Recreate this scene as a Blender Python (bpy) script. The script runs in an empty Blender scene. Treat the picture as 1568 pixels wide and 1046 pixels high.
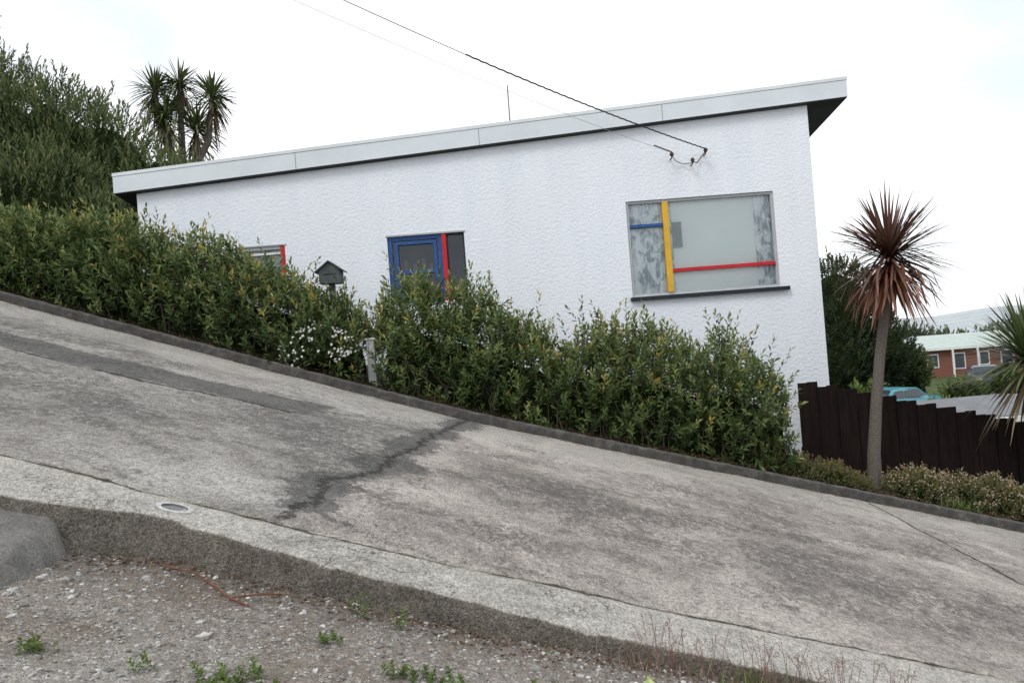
import bpy, bmesh, math
import numpy as np
from mathutils import Vector, Matrix
rng = np.random.default_rng(7)
scene = bpy.context.scene
COL = scene.collection

# ------------------------------------------------------------------ helpers
class NT:
    def __init__(s, tree): s.t = tree; s.n = tree.nodes; s.l = tree.links
    def new(s, typ, **kw):
        n = s.n.new(typ)
        for k, v in kw.items(): setattr(n, k, v)
        return n
    def put(s, sock, v):
        if isinstance(v, bpy.types.NodeSocket): s.l.new(v, sock)
        elif isinstance(v, (tuple, list)):
            sock.default_value = (*v, 1.0) if (len(v) == 3 and sock.type == 'RGBA') else v
        else: sock.default_value = v
    def pos(s): return s.new('ShaderNodeNewGeometry').outputs['Position']
    def nrm(s): return s.new('ShaderNodeNewGeometry').outputs['Normal']
    def attr(s, name, out='Fac'):
        return s.new('ShaderNodeAttribute', attribute_name=name).outputs[out]
    def xyz(s, v):
        n = s.new('ShaderNodeSeparateXYZ'); s.put(n.inputs[0], v); return n.outputs
    def scale(s, v, sc):
        n = s.new('ShaderNodeVectorMath', operation='MULTIPLY'); s.put(n.inputs[0], v); n.inputs[1].default_value = sc
        return n.outputs[0]
    def noise(s, v, scale, detail=4, rough=.55, dist=0, out='Fac'):
        n = s.new('ShaderNodeTexNoise'); s.put(n.inputs['Vector'], v)
        n.inputs['Scale'].default_value = scale; n.inputs['Detail'].default_value = detail
        n.inputs['Roughness'].default_value = rough; n.inputs['Distortion'].default_value = dist
        return n.outputs[out]
    def vor(s, v, scale, out='Distance', rand=1):
        n = s.new('ShaderNodeTexVoronoi'); s.put(n.inputs['Vector'], v); n.inputs['Scale'].default_value = scale
        n.inputs['Randomness'].default_value = rand
        return n.outputs[out]
    def m(s, op, a, b=0.0, c=0.0, clamp=False):
        n = s.new('ShaderNodeMath', operation=op); n.use_clamp = clamp
        s.put(n.inputs[0], a); s.put(n.inputs[1], b)
        if len(n.inputs) > 2: s.put(n.inputs[2], c)
        return n.outputs[0]
    def rng(s, v, a, b, c=0., d=1.):
        n = s.new('ShaderNodeMapRange'); s.put(n.inputs[0], v)
        for i, x in enumerate((a, b, c, d)): n.inputs[i+1].default_value = x
        return n.outputs[0]
    def ramp(s, f, stops):
        n = s.new('ShaderNodeValToRGB'); s.put(n.inputs[0], f); cr = n.color_ramp
        while len(cr.elements) < len(stops): cr.elements.new(.5)
        for e, (p, c) in zip(cr.elements, stops): e.position = p; e.color = (*c, 1)
        return n.outputs[0]
    def mix(s, f, a, b, mode='MIX'):
        n = s.new('ShaderNodeMix', data_type='RGBA', blend_type=mode)
        s.put(n.inputs[0], f); s.put(n.inputs[6], a); s.put(n.inputs[7], b); return n.outputs[2]
    def bump(s, h, strength=.5, dist=.01, normal=None):
        n = s.new('ShaderNodeBump'); s.put(n.inputs['Height'], h)
        n.inputs['Strength'].default_value = strength; n.inputs['Distance'].default_value = dist
        if normal is not None: s.put(n.inputs['Normal'], normal)
        return n.outputs[0]

def mat(name, col=(.5, .5, .5), rough=.8, fn=None, spec=.3, metal=0):
    m = bpy.data.materials.new(name); m.use_nodes = True
    t = NT(m.node_tree); b = m.node_tree.nodes['Principled BSDF']
    b.inputs['Roughness'].default_value = rough; b.inputs['Specular IOR Level'].default_value = spec
    b.inputs['Metallic'].default_value = metal
    b.inputs['Base Color'].default_value = (*col, 1)
    if fn:
        c, n = fn(t)
        if c is not None: t.put(b.inputs['Base Color'], c)
        if n is not None: t.put(b.inputs['Normal'], n)
    return m

def weathered(name, col, rough=.6, var=.18, scale=3., bump=.0, spec=.3):
    def f(t):
        p = t.pos(); n = t.noise(p, scale, 6, .65)
        d = tuple(c*(1-var) for c in col); l = tuple(min(1, c*(1+var*.6)) for c in col)
        c = t.ramp(n, [(.3, d), (.7, l)])
        return c, (t.bump(t.noise(p, 60, 3), bump, .004) if bump else None)
    return mat(name, col, rough, f, spec)

def make_mesh(name, V, F, mats, mi=None, smooth=False, parent=None, attrs=None, cols=None):
    V = np.asarray(V, dtype=np.float32)
    if not isinstance(F, list): F = [F]
    F = [np.asarray(f, dtype=np.int32) for f in F if len(f)]
    me = bpy.data.meshes.new(name)
    me.vertices.add(len(V)); me.vertices.foreach_set('co', V.ravel())
    idx = np.concatenate([f.ravel() for f in F])
    tot = np.concatenate([np.full(len(f), f.shape[1], dtype=np.int32) for f in F])
    st = np.concatenate([[0], np.cumsum(tot)[:-1]]).astype(np.int32)
    me.loops.add(len(idx)); me.loops.foreach_set('vertex_index', idx)
    me.polygons.add(len(tot)); me.polygons.foreach_set('loop_start', st)
    if mi is not None: me.polygons.foreach_set('material_index', np.asarray(mi, dtype=np.int32))
    me.update(calc_edges=True); me.validate()
    me.polygons.foreach_set('use_smooth', np.full(len(me.polygons), bool(smooth)))
    for k, a in (attrs or {}).items():
        at = me.attributes.new(k, 'FLOAT', 'POINT'); at.data.foreach_set('value', np.asarray(a, dtype=np.float32))
    if cols is not None:
        at = me.attributes.new('col', 'FLOAT_COLOR', 'POINT')
        c4 = np.ones((len(V), 4), dtype=np.float32); c4[:, :3] = cols; at.data.foreach_set('color', c4.ravel())
    for m_ in (mats if isinstance(mats, list) else [mats]): me.materials.append(m_)
    o = bpy.data.objects.new(name, me); COL.objects.link(o)
    if parent: o.parent = parent
    return o

def empty(name):
    e = bpy.data.objects.new(name, None); COL.objects.link(e); e.empty_display_size = .2; return e

def box(name, x0, x1, y0, y1, z0, z1, m, parent=None, bev=0.0):
    bm = bmesh.new(); bmesh.ops.create_cube(bm, size=1)
    for v in bm.verts:
        v.co = Vector(((x0+x1)/2+v.co.x*(x1-x0), (y0+y1)/2+v.co.y*(y1-y0), (z0+z1)/2+v.co.z*(z1-z0)))
    if bev: bmesh.ops.bevel(bm, geom=bm.edges[:], offset=bev, segments=2, affect='EDGES', profile=.5)
    me = bpy.data.meshes.new(name); bm.to_mesh(me); bm.free(); me.materials.append(m)
    o = bpy.data.objects.new(name, me); COL.objects.link(o)
    if parent: o.parent = parent
    return o

class Geo:
    def __init__(s): s.V = []; s.Q = []; s.T = []; s.C = []; s.qm = []; s.tm = []; s.n = 0
    def add(s, V, F, C=(0.1, .1, .1), mi=0):
        V = np.asarray(V, float).reshape(-1, 3); F = np.asarray(F, int)
        C = np.asarray(C, float)
        if C.ndim == 1: C = np.tile(C, (len(V), 1))
        s.V.append(V); s.C.append(C)
        if F.shape[1] == 4: s.Q.append(F+s.n); s.qm.append(np.full(len(F), mi))
        else: s.T.append(F+s.n); s.tm.append(np.full(len(F), mi))
        s.n += len(V)
    def build(s, name, mats, smooth=False, parent=None):
        F = []; mi = []
        if s.Q: F.append(np.concatenate(s.Q)); mi.append(np.concatenate(s.qm))
        if s.T: F.append(np.concatenate(s.T)); mi.append(np.concatenate(s.tm))
        return make_mesh(name, np.concatenate(s.V), F, mats, np.concatenate(mi), smooth, parent, cols=np.concatenate(s.C))

def unit(v): return v/np.maximum(np.linalg.norm(v, axis=-1, keepdims=True), 1e-9)

def sn(x, y, z=0, f=1.0, seed=0):
    x = np.asarray(x)*f; y = np.asarray(y)*f; z = np.asarray(z)*f; s = seed*1.37
    return (np.sin(x*1.7+y*2.3+z*1.1+s)+np.sin(x*-2.9+y*1.3+z*2.7+s*2.1)+np.sin(x*3.7+y*4.1-z*3.3+s*.7)
            + np.sin(x*5.3-y*3.9+z*4.9+s*3.3))/4

def ico(sub):
    bm = bmesh.new(); bmesh.ops.create_icosphere(bm, subdivisions=sub, radius=1)
    V = np.array([v.co[:] for v in bm.verts]); F = np.array([[v.index for v in f.verts] for f in bm.faces]); bm.free()
    return V, F
ICO1, ICO2, ICO3 = ico(1), ico(2), ico(3)

def tube(G, pts, rad, C, seg=7, mi=0):
    pts = np.asarray(pts, float); n = len(pts); rad = np.broadcast_to(rad, n)
    T = unit(np.gradient(pts, axis=0)); up = np.array([0, 0, 1.]) if abs(T[0][2]) < .8 else np.array([1., 0, 0])
    A = unit(np.cross(T, up)); B = np.cross(T, A); a = np.linspace(0, 2*math.pi, seg, endpoint=False)
    V = pts[:, None]+rad[:, None, None]*(np.cos(a)[None, :, None]*A[:, None]+np.sin(a)[None, :, None]*B[:, None])
    F = [[i*seg+j, i*seg+(j+1) % seg, (i+1)*seg+(j+1) % seg, (i+1)*seg+j] for i in range(n-1) for j in range(seg)]
    G.add(V.reshape(-1, 3), F, C, mi)

def leaves(G, P, D, N, L, W, C, mi=0, droop=.1):
    n = len(P); L = np.broadcast_to(L, n)[:, None]; W = np.broadcast_to(W, n)[:, None]
    S = unit(np.cross(D, N)); N2 = np.cross(S, D)
    V = np.stack([P, P+D*L*.5+S*W*.5+N2*W*.2, P+D*L-np.array([0, 0, 1.])*L*droop, P+D*L*.5-S*W*.5+N2*W*.2], 1)
    F = np.arange(n*4).reshape(n, 4); C = np.repeat(C, 4, axis=0)
    G.add(V.reshape(-1, 3), F, C, mi)

def shoots(G, B, D, SL, nl, L, W, pal, shoot_tone, mi=0, spread=(60, 15), tipbright=.35, stem=None):
    n = len(B)
    R = rng.normal(size=(n, 3)); A = unit(np.cross(D, R)); Bv = np.cross(D, A)
    s = np.tile(np.linspace(.08, 1, nl), (n, 1))+rng.uniform(-.03, .03, (n, nl))
    az = np.tile(np.arange(nl)*2.4, (n, 1))+rng.uniform(0, 6.28, (n, 1))
    ang = np.radians(spread[0]+(spread[1]-spread[0])*s)+rng.normal(0, .15, (n, nl))
    P = B[:, None]+D[:, None]*(s*np.broadcast_to(SL, n)[:, None])[..., None]
    rad = np.cos(az)[..., None]*A[:, None]+np.sin(az)[..., None]*Bv[:, None]
    dr = unit(D[:, None]*np.cos(ang)[..., None]+rad*np.sin(ang)[..., None])
    nm = unit(D[:, None]*np.sin(ang)[..., None]-rad*np.cos(ang)[..., None]+rng.normal(0, .25, dr.shape))
    c = pal(np.clip(np.broadcast_to(shoot_tone, n)[:, None]+tipbright*(s-.5)+rng.normal(0, .12, (n, nl)), 0, 1).ravel())
    sz = rng.uniform(.75, 1.2, n*nl)
    leaves(G, P.reshape(-1, 3), dr.reshape(-1, 3), nm.reshape(-1, 3), L*sz, W*sz, c, mi)

def palette(stops):
    xs = [s[0] for s in stops]; cs = np.array([s[1] for s in stops])
    return lambda t: np.stack([np.interp(t, xs, cs[:, i]) for i in range(3)], -1)

# ------------------------------------------------------------------ materials
def foliage_mat(name, transl=.22, rough=.5):
    m = bpy.data.materials.new(name); m.use_nodes = True; t = NT(m.node_tree)
    b = m.node_tree.nodes['Principled BSDF']; out = m.node_tree.nodes['Material Output']
    c = t.attr('col', 'Color'); t.put(b.inputs['Base Color'], c)
    b.inputs['Roughness'].default_value = rough; b.inputs['Specular IOR Level'].default_value = .3
    tr = t.new('ShaderNodeBsdfTranslucent'); t.put(tr.inputs['Color'], c)
    mx = t.new('ShaderNodeMixShader'); mx.inputs[0].default_value = transl
    t.l.new(b.outputs[0], mx.inputs[1]); t.l.new(tr.outputs[0], mx.inputs[2]); t.l.new(mx.outputs[0], out.inputs[0])
    return m
M_leaf = foliage_mat('leaf')
M_blade = foliage_mat('blade', .12, .45)
def vc(t):
    n = t.noise(t.pos(), 40, 4, .6)
    return t.mix(1.0, t.attr('col', 'Color'), t.ramp(n, [(.3, (.6, .6, .6)), (.7, (1.2, 1.2, 1.2))]), 'MULTIPLY'), t.bump(n, .4, .01)
M_bark = mat('bark', rough=.9, fn=vc)
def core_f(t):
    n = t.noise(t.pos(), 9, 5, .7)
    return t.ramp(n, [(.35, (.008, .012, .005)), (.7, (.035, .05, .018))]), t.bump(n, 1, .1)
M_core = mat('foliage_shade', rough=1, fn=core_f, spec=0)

# ------------------------------------------------------------------ terrain functions
def g0(x):
    t = x+.674; return -.779-.309*t+.032*np.sqrt(t*t+1)
def g(x):
    x = np.asarray(x, float)
    r = g0(8.)-1.0*(1-np.exp(-np.maximum(x-8, 0)*.277/1.0))
    l = g0(-9.)+2.5*(1-np.exp(-np.maximum(-9-x, 0)*.341/2.5))
    return np.where(x > 8, r, np.where(x < -9, l, g0(np.clip(x, -9, 8))))
def edge(x):
    x = np.asarray(x, float)
    return np.interp(x, [-60, -2.6, -2.0, -1.7, -.85, .23, 1.3, 60], [3.5, 3.52, 3.66, 3.82, 3.74, 3.62, 3.58, 3.5])+.008*sn(x, 0, 0, 5)+.005*sn(x, 1, 0, 17)
def R(x, y): return g(x)-.06+.02*(y-11.1)
def Gr(x, y):
    d = np.interp(x, [-4, -1.9, -.3, .65, 1.5, 3], [.2, .2, .12, .065, .03, .03])
    return R(x, 3.6)-d-.06*(3.6-np.maximum(y, -12))+.012*sn(x, y, 0, 2.2)+.004*sn(x, y, 0, 11, 2)
def sm(a, b, v):
    t = np.clip((v-a)/(b-a), 0, 1); return t*t*(3-2*t)
def T(x, y):
    x = np.asarray(x, float); y = np.asarray(y, float)
    e = edge(x)
    near = Gr(x, y); mid = R(x, y)-.35
    bank = g(x)+.03+.09*np.clip(y-11.2, 0, 1.6)+.02*sn(x, y, 0, 3)
    h2 = -.3-3.95*np.tanh(x/8.)
    far = bank*(1-sm(16, 22, y))+h2*sm(16, 22, y)
    z = np.where(y <= e+.035, near, np.where(y < 11.13, mid, far))
    r = np.hypot(x, y)
    k = sm(110, 300, r)
    return z*(1-k)+(-11)*k

def lines(lo, hi, dense_lo, dense_hi, st, n=26):
    d = np.arange(dense_lo, dense_hi+1e-6, st)
    a = dense_lo-np.geomspace(st*2, dense_lo-lo, n)[::-1]; b = dense_hi+np.geomspace(st*2, hi-dense_hi, n)
    return np.concatenate([a, d, b])
def grid_faces(nx, ny):
    i, j = np.meshgrid(np.arange(nx-1), np.arange(ny-1), indexing='ij')
    a = (i*ny+j).ravel(); return np.stack([a, a+ny, a+ny+1, a+1], 1)

gx = lines(-2800, 2800, -9, 9, .06, 40)
gyn = np.concatenate([-np.geomspace(1, 2800, 24)[::-1], np.arange(-.5, 1.8, .15), np.arange(1.8, 3.6, .045), [3.6, 3.63, 3.66, 3.8, 5, 8, 11.0, 11.12, 11.14],
                      np.arange(11.2, 14.2, .12), np.geomspace(14.5, 2800, 60)])
X, Y = np.meshgrid(gx, gyn, indexing='ij')
w = sm(2.0, 3.5, Y)*(1-sm(3.7, 5, Y))
Y2 = Y+(edge(X)-3.6)*w
Z = T(X, Y2)
def ground_f(t):
    p = t.pos(); x, y, z = t.xyz(p)
    v = t.vor(p, 75, 'Color'); vd = t.vor(p, 75); n = t.noise(p, 7, 6, .7); f = t.noise(p, 160, 3, .7); big = t.noise(p, 1.6, 4, .6)
    vs = t.new('ShaderNodeSeparateColor'); t.put(vs.inputs[0], v)
    peb = t.ramp(vs.outputs[0], [(0, (.17, .158, .145)), (.5, (.30, .283, .26)), (.85, (.40, .385, .362)), (1, (.58, .57, .55))])
    dirt = t.ramp(n, [(.3, (.17, .153, .13)), (.55, (.285, .262, .232)), (.75, (.38, .358, .325))])
    gr = t.mix(t.rng(t.noise(p, 18, 5, .8), .42, .6), dirt, peb)
    gr = t.mix(1, gr, t.ramp(f, [(.3, (.5, .5, .5)), (.7, (1.4, 1.4, 1.4))]), 'MULTIPLY')
    gr = t.mix(t.rng(big, .4, .65), t.mix(1, gr, (.74, .69, .64), 'MULTIPLY'), gr)
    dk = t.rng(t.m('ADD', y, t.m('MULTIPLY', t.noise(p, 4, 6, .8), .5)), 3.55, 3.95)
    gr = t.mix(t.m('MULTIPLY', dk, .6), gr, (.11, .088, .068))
    soil = t.ramp(t.noise(p, 12, 6, .7), [(.3, (.02, .016, .011)), (.6, (.07, .055, .035)), (.75, (.05, .07, .025))])
    grass = t.ramp(t.noise(p, .5, 8, .7), [(.3, (.03, .05, .015)), (.7, (.09, .12, .04))])
    c = t.mix(t.rng(y, 8, 9), gr, soil); c = t.mix(t.rng(y, 13, 18), c, grass)
    h = t.m('ADD', t.m('MULTIPLY', vd, -.6), t.m('MULTIPLY', n, .6)); h = t.m('ADD', h, t.m('MULTIPLY', f, .4))
    return c, t.bump(h, .9, .014)
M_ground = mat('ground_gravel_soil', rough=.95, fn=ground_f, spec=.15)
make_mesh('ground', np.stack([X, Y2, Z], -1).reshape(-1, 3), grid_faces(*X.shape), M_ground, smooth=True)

# ------------------------------------------------------------------ road
def xc1(y): return np.interp(y, [3.5, 4.2, 4.9, 5.5, 6.1, 6.8, 8.5, 10.9], [-1.30, -1.27, -1.22, -1.27, -1.08, -1.05, -.93, -.67])
def xc2(y): return np.interp(y, [3.8, 7, 11], [3.9, 4.15, 4.5])
rx = lines(-60, 60, -8, 8, .035, 30)
prof = [(0, -.5), (0, -.035), (.004, -.012), (.012, -.003), (.03, 0)]
ss = np.linspace(.01, 1, 215)
E = edge(rx)[:, None]
Yr = np.concatenate([E+np.array([p[0] for p in prof])[None], E+ss[None]*(11.02-E)], 1)
Xr = np.repeat(rx[:, None], Yr.shape[1], 1)
Zr = R(Xr, Yr)+.008*sn(Xr, Yr, 0, 1.5)+.004*sn(Xr, Yr, 0, 7, 3)+.014*(1-sm(4.12, 4.22, Yr))
Zr[:, :len(prof)] += np.array([p[1] for p in prof])[None]
chip = np.maximum(0, sn(Xr[:, 1:5], 0, 0, 6, 4)-.3)*.06+.005*sn(Xr[:, 1:5], 0, 0, 45, 2)
Zr[:, 1:5] -= chip*.7; Yr[:, 1:4] += chip[:, :3]*.5
ycst = np.interp(Xr, [-9, -5, -3.4, -2.1], [7.3, 7.85, 8.1, 8.55])
sd1 = np.minimum(.5-np.abs(Yr-ycst), -2.0-Xr)
wdt = .20+.12*sn(0, Yr, 0, 1.3, 5)
off = .08*sn(0, Yr, 0, .9, 2)
sd2 = np.minimum(wdt-np.abs(Xr-xc1(Yr)+off), Yr-4.5)
patch = np.maximum(sd1, sd2)
sS = np.where(Xr < -1.9, Yr-ycst+.52, 9)
dark = np.zeros_like(Xr)
for (a, b, c_, d_, k_) in [(.6, 6.9, 1.3, .8, .9), (2.0, 5.9, 1.3, .7, .9), (-1.75, 7.3, .6, 1.0, 1.1), (-3.1, 6.0, 1.6, .7, .8), (3.6, 5.2, 1.2, .5, .8), (-5.5, 9.4, 2.5, .5, .8), (1.8, 8.8, 1.6, .45, .4), (5.2, 7.6, 1.3, .8, .4), (-.2, 5.1, .7, .35, .6), (-4.5, 6.7, 1.5, .35, .7)]:
    dark = np.maximum(dark, k_*np.exp(-((Xr-a)/c_)**2-((Yr-b)/d_)**2))
light = np.zeros_like(Xr)
for (a, b, c_, d_, k_) in [(-1.5, 9.6, .8, .7, 1), (.2, 9.7, 1.2, .6, .9), (-1.9, 4.7, .9, .3, .9), (-3.6, 9.3, 1.0, .25, .6), (3.2, 9.9, 1.5, .5, .8), (-.5, 8.0, .35, .9, .7), (1.2, 4.6, 1.2, .3, .8), (-1.0, 4.8, .4, .4, .8)]:
    light = np.maximum(light, k_*np.exp(-((Xr-a)/c_)**2-((Yr-b)/d_)**2))
def road_f(t):
    p = t.pos(); x, y, z = t.xyz(p)
    big = t.noise(t.scale(p, (1.0, .8, .5)), .9, 4, .6, .6)
    mid = t.noise(t.scale(p, (1.3, 1.0, .8)), 3.4, 9, .8, .5)
    scab = t.noise(t.scale(p, (1.5, .8, 1)), 13, 6, .8, .3)
    g1 = t.noise(t.scale(p, (1.2, .6, 1)), 30, 4, .85); fine = t.noise(p, 95, 4, .8); agg = t.vor(p, 85); speck = t.noise(p, 200, 2, .8)
    g2 = t.noise(t.scale(p, (1.2, .5, 1)), 55, 3, .8)
    dk = t.attr('dark'); lg = t.attr('light')
    mm = t.m('ADD', t.m('MULTIPLY', big, .5), t.m('MULTIPLY', mid, .5))
    mm = t.m('ADD', mm, t.m('MULTIPLY', lg, .05)); mm = t.m('SUBTRACT', mm, t.m('MULTIPLY', dk, .07))
    base = t.ramp(mm, [(.36, (.18, .17, .157)), (.45, (.29, .274, .252)), (.53, (.395, .375, .345)), (.63, (.52, .50, .46))])
    sT = t.attr('sT')
    base = t.mix(t.rng(t.m('ADD', sT, t.m('MULTIPLY', mid, .3)), .1, .35), t.mix(1, base, (.94, .94, .94), 'MULTIPLY'), t.mix(1, base, (1.06, 1.01, .99), 'MULTIPLY'))
    zone = t.rng(t.m('ADD', t.noise(t.scale(p, (1, .9, 1)), 1.1, 4, .7), t.m('MULTIPLY', dk, .14)), .47, .60)
    pit = t.m('MULTIPLY', t.rng(scab, .47, .55), zone)
    base = t.mix(t.m('MULTIPLY', pit, .62), base, (.135, .126, .116))
    pit2 = t.rng(t.m('ADD', t.m('MULTIPLY', scab, .6), t.m('MULTIPLY', g1, .5)), .59, .64)
    base = t.mix(t.m('MULTIPLY', pit2, .55), base, (.10, .095, .087))
    lt = t.rng(t.m('ADD', t.m('MULTIPLY', scab, .6), t.m('MULTIPLY', g1, .5)), .49, .44)
    base = t.mix(t.m('MULTIPLY', lt, .45), base, (.60, .58, .53))
    fb = t.rng(t.m('ADD', y, t.m('MULTIPLY', t.noise(p, 2.5, 5, .7), 1.6)), 9.9, 10.8)
    base = t.mix(t.m('MULTIPLY', fb, .5), base, (.49, .465, .425))
    pn = t.m('MULTIPLY', t.m('SUBTRACT', t.noise(p, 4.5, 8, .85), .5), 1.0)
    pa = t.rng(t.m('ADD', t.attr('patch'), pn), -.01, .015)
    asp = t.ramp(g1, [(.35, (.05, .05, .051)), (.5, (.095, .093, .09)), (.65, (.18, .175, .168))])
    base = t.mix(t.m('MULTIPLY', pa, .82), base, asp)
    wob = t.m('MULTIPLY', t.m('SUBTRACT', t.noise(p, 5, 7, .85), .5), .22)
    ky = t.m('ADD', y, wob)
    strip = t.rng(ky, 4.20, 4.17)
    sc = t.ramp(t.noise(p, 5, 9, .8), [(.3, (.28, .263, .235)), (.5, (.44, .42, .38)), (.7, (.60, .575, .53))])
    base = t.mix(strip, base, sc)
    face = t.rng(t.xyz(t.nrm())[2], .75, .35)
    base = t.mix(t.m('MULTIPLY', face, .92), base, t.ramp(t.noise(p, 6, 9, .85), [(.3, (.06, .052, .041)), (.5, (.14, .124, .102)), (.7, (.25, .228, .195))]))  # near kerb face colour darkened to offset the sunlight falling on it
    kj = t.m('ABSOLUTE', t.m('SUBTRACT', ky, 4.19))
    edg = t.m('MULTIPLY', t.rng(kj, .13, .03), t.rng(t.noise(p, 8, 6, .8), .45, .55))
    base = t.mix(t.m('MULTIPLY', edg, .6), base, (.57, .54, .46))
    c1 = t.m('MULTIPLY', t.rng(kj, .028, .01), t.rng(t.noise(p, 3, 4, .7), .40, .5))
    mossy = t.m('MULTIPLY', t.rng(kj, .08, .01), t.rng(t.noise(p, 7, 5, .8), .48, .56))
    w2 = t.m('MULTIPLY', t.m('SUBTRACT', t.noise(p, 4, 8, .85), .5), .5)
    ylim = t.rng(y, 4.2, 4.35)
    c2 = t.m('MULTIPLY', t.rng(t.m('ABSOLUTE', t.m('ADD', sT, w2)), .03, .01), ylim)
    c3 = t.rng(t.m('ABSOLUTE', t.m('ADD', t.attr('sR'), t.m('MULTIPLY', w2, .35))), .022, .008)
    c4 = t.m('MULTIPLY', t.rng(t.m('ABSOLUTE', t.m('ADD', t.attr('sS'), w2)), .045, .015), t.rng(t.noise(p, 1.5, 3), .4, .45))
    hair = t.m('MULTIPLY', t.rng(t.m('ABSOLUTE', t.m('SUBTRACT', t.noise(t.scale(p, (1, .8, 1)), .8, 7, .75, .3), .5)), .0035, .001), t.rng(t.noise(p, .9, 2), .5, .56))
    cr = t.m('MAXIMUM', t.m('MAXIMUM', c1, t.m('MULTIPLY', c2, .9)), t.m('MAXIMUM', c3, t.m('MAXIMUM', c4, t.m('MULTIPLY', hair, .8))))
    base = t.mix(t.m('MULTIPLY', mossy, .7), base, (.13, .105, .065))
    base = t.mix(t.m('MULTIPLY', cr, .9), base, (.03, .028, .025))
    base = t.mix(1, base, t.ramp(fine, [(.3, (.45, .45, .45)), (.5, (1, 1, 1)), (.7, (1.5, 1.49, 1.47))]), 'MULTIPLY')
    base = t.mix(1, base, t.ramp(g2, [(.35, (.6, .6, .6)), (.5, (1, 1, 1)), (.65, (1.3, 1.3, 1.3))]), 'MULTIPLY')
    base = t.mix(t.rng(speck, .60, .70, 0, .5), base, (.66, .64, .61))
    base = t.mix(t.rng(speck, .38, .30, 0, .6), base, (.06, .055, .05))
    h = t.m('ADD', t.m('MULTIPLY', fine, .6), t.m('MULTIPLY', scab, 1.6)); h = t.m('SUBTRACT', h, t.m('MULTIPLY', cr, 2.0))
    h = t.m('SUBTRACT', h, t.m('MULTIPLY', agg, .5)); h = t.m('ADD', h, t.m('MULTIPLY', g2, 1.3)); h = t.m('SUBTRACT', h, t.m('MULTIPLY', pit, .7))
    return base, t.bump(h, .8, .015)
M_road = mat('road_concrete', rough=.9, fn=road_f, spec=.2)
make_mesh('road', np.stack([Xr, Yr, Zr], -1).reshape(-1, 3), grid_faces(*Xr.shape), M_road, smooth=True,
          attrs={'sT': (Xr-xc1(Yr)).ravel(), 'sR': (Xr-xc2(Yr)).ravel(), 'patch': patch.ravel(), 'sS': sS.ravel(), 'dark': dark.ravel(), 'light': light.ravel()})

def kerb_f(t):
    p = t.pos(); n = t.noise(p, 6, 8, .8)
    c = t.ramp(n, [(.3, (.03, .029, .027)), (.5, (.06, .057, .053)), (.72, (.15, .142, .13))])  # kerb face colour darkened for shade as well as moss
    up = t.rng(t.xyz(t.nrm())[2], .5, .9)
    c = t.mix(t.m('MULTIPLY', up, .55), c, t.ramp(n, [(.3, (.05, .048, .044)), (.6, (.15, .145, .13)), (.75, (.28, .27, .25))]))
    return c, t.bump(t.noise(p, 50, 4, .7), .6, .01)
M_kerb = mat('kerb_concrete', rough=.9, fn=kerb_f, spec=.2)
kx = lines(-60, 60, -9, 9, .08, 24)
kp = [(11.0, -.3), (11.0, .05), (11.012, .075), (11.035, .085), (11.13, .087), (11.15, .07), (11.16, -.3)]
XK = np.repeat(kx[:, None], len(kp), 1)
YK = np.array([a for a, _ in kp])[None]+.008*sn(XK, 0, 0, 4)
ZK = g(XK)+np.array([b for _, b in kp])[None]-.02+.009*sn(XK, 0, 0, 7)
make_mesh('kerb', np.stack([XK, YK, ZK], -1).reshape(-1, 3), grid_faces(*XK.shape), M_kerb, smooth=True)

def asph_f(t):
    p = t.pos(); n = t.noise(p, 5, 9, .8); f = t.noise(p, 100, 3, .8)
    c = t.ramp(n, [(.3, (.12, .116, .11)), (.5, (.2, .194, .183)), (.7, (.3, .29, .27))])
    c = t.mix(1, c, t.ramp(f, [(.3, (.5, .5, .5)), (.7, (1.4, 1.4, 1.4))]), 'MULTIPLY')
    return c, t.bump(t.m('ADD', f, n), .8, .012)
M_asph = mat('driveway_asphalt', rough=.9, spec=.2, fn=asph_f)
dx = np.concatenate([-np.geomspace(2.3, 8, 20)[::-1], np.arange(-2.2, -1.98, .04)]); dd = np.linspace(0, 1, 22)
XD, DD = np.meshgrid(dx, dd, indexing='ij')
YD = (3.2+.05*sn(XD, 0, 0, 6)+.02*sn(XD, 0, 0, 21))*(1-DD)+(edge(XD)+.0)*DD; XD = XD+.025*sn(YD, 0, 0, 9)
ZD = R(XD, 3.6)-.06-.18*(3.6-YD)+.006*sn(XD, YD, 0, 8)
ZD[:, 0] -= .12; ZD[:, 1] -= .02; ZD[-1, :] -= .2; ZD[-2, :] -= .02
make_mesh('driveway', np.stack([XD, YD, ZD], -1).reshape(-1, 3), grid_faces(*XD.shape), M_asph, smooth=True)

vcx, vcy = -1.67, 3.985; vz = float(R(vcx, vcy))+.02
VC = Geo()
sl = -.33
def disc(r0, r1, z0, z1, col, seg=28):
    a = np.linspace(0, 2*math.pi, seg, endpoint=False)
    def ring(r, z): return np.stack([vcx+r*np.cos(a), vcy+r*np.sin(a), vz+z+sl*r*np.cos(a)], -1)
    V = np.concatenate([ring(r0, z0), ring(r1, z1)])
    VC.add(V, [[i, (i+1) % seg, seg+(i+1) % seg, seg+i] for i in range(seg)], col)
disc(.088, .084, -.04, .004, (.4, .4, .38)); disc(.084, .06, .004, .005, (.5, .5, .48)); disc(.06, .056, .005, -.004, (.1, .1, .1)); disc(.056, .002, -.004, -.001, (.17, .17, .17))
VC.build('valve_cover', mat('painted_iron', rough=.6, fn=vc))

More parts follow.
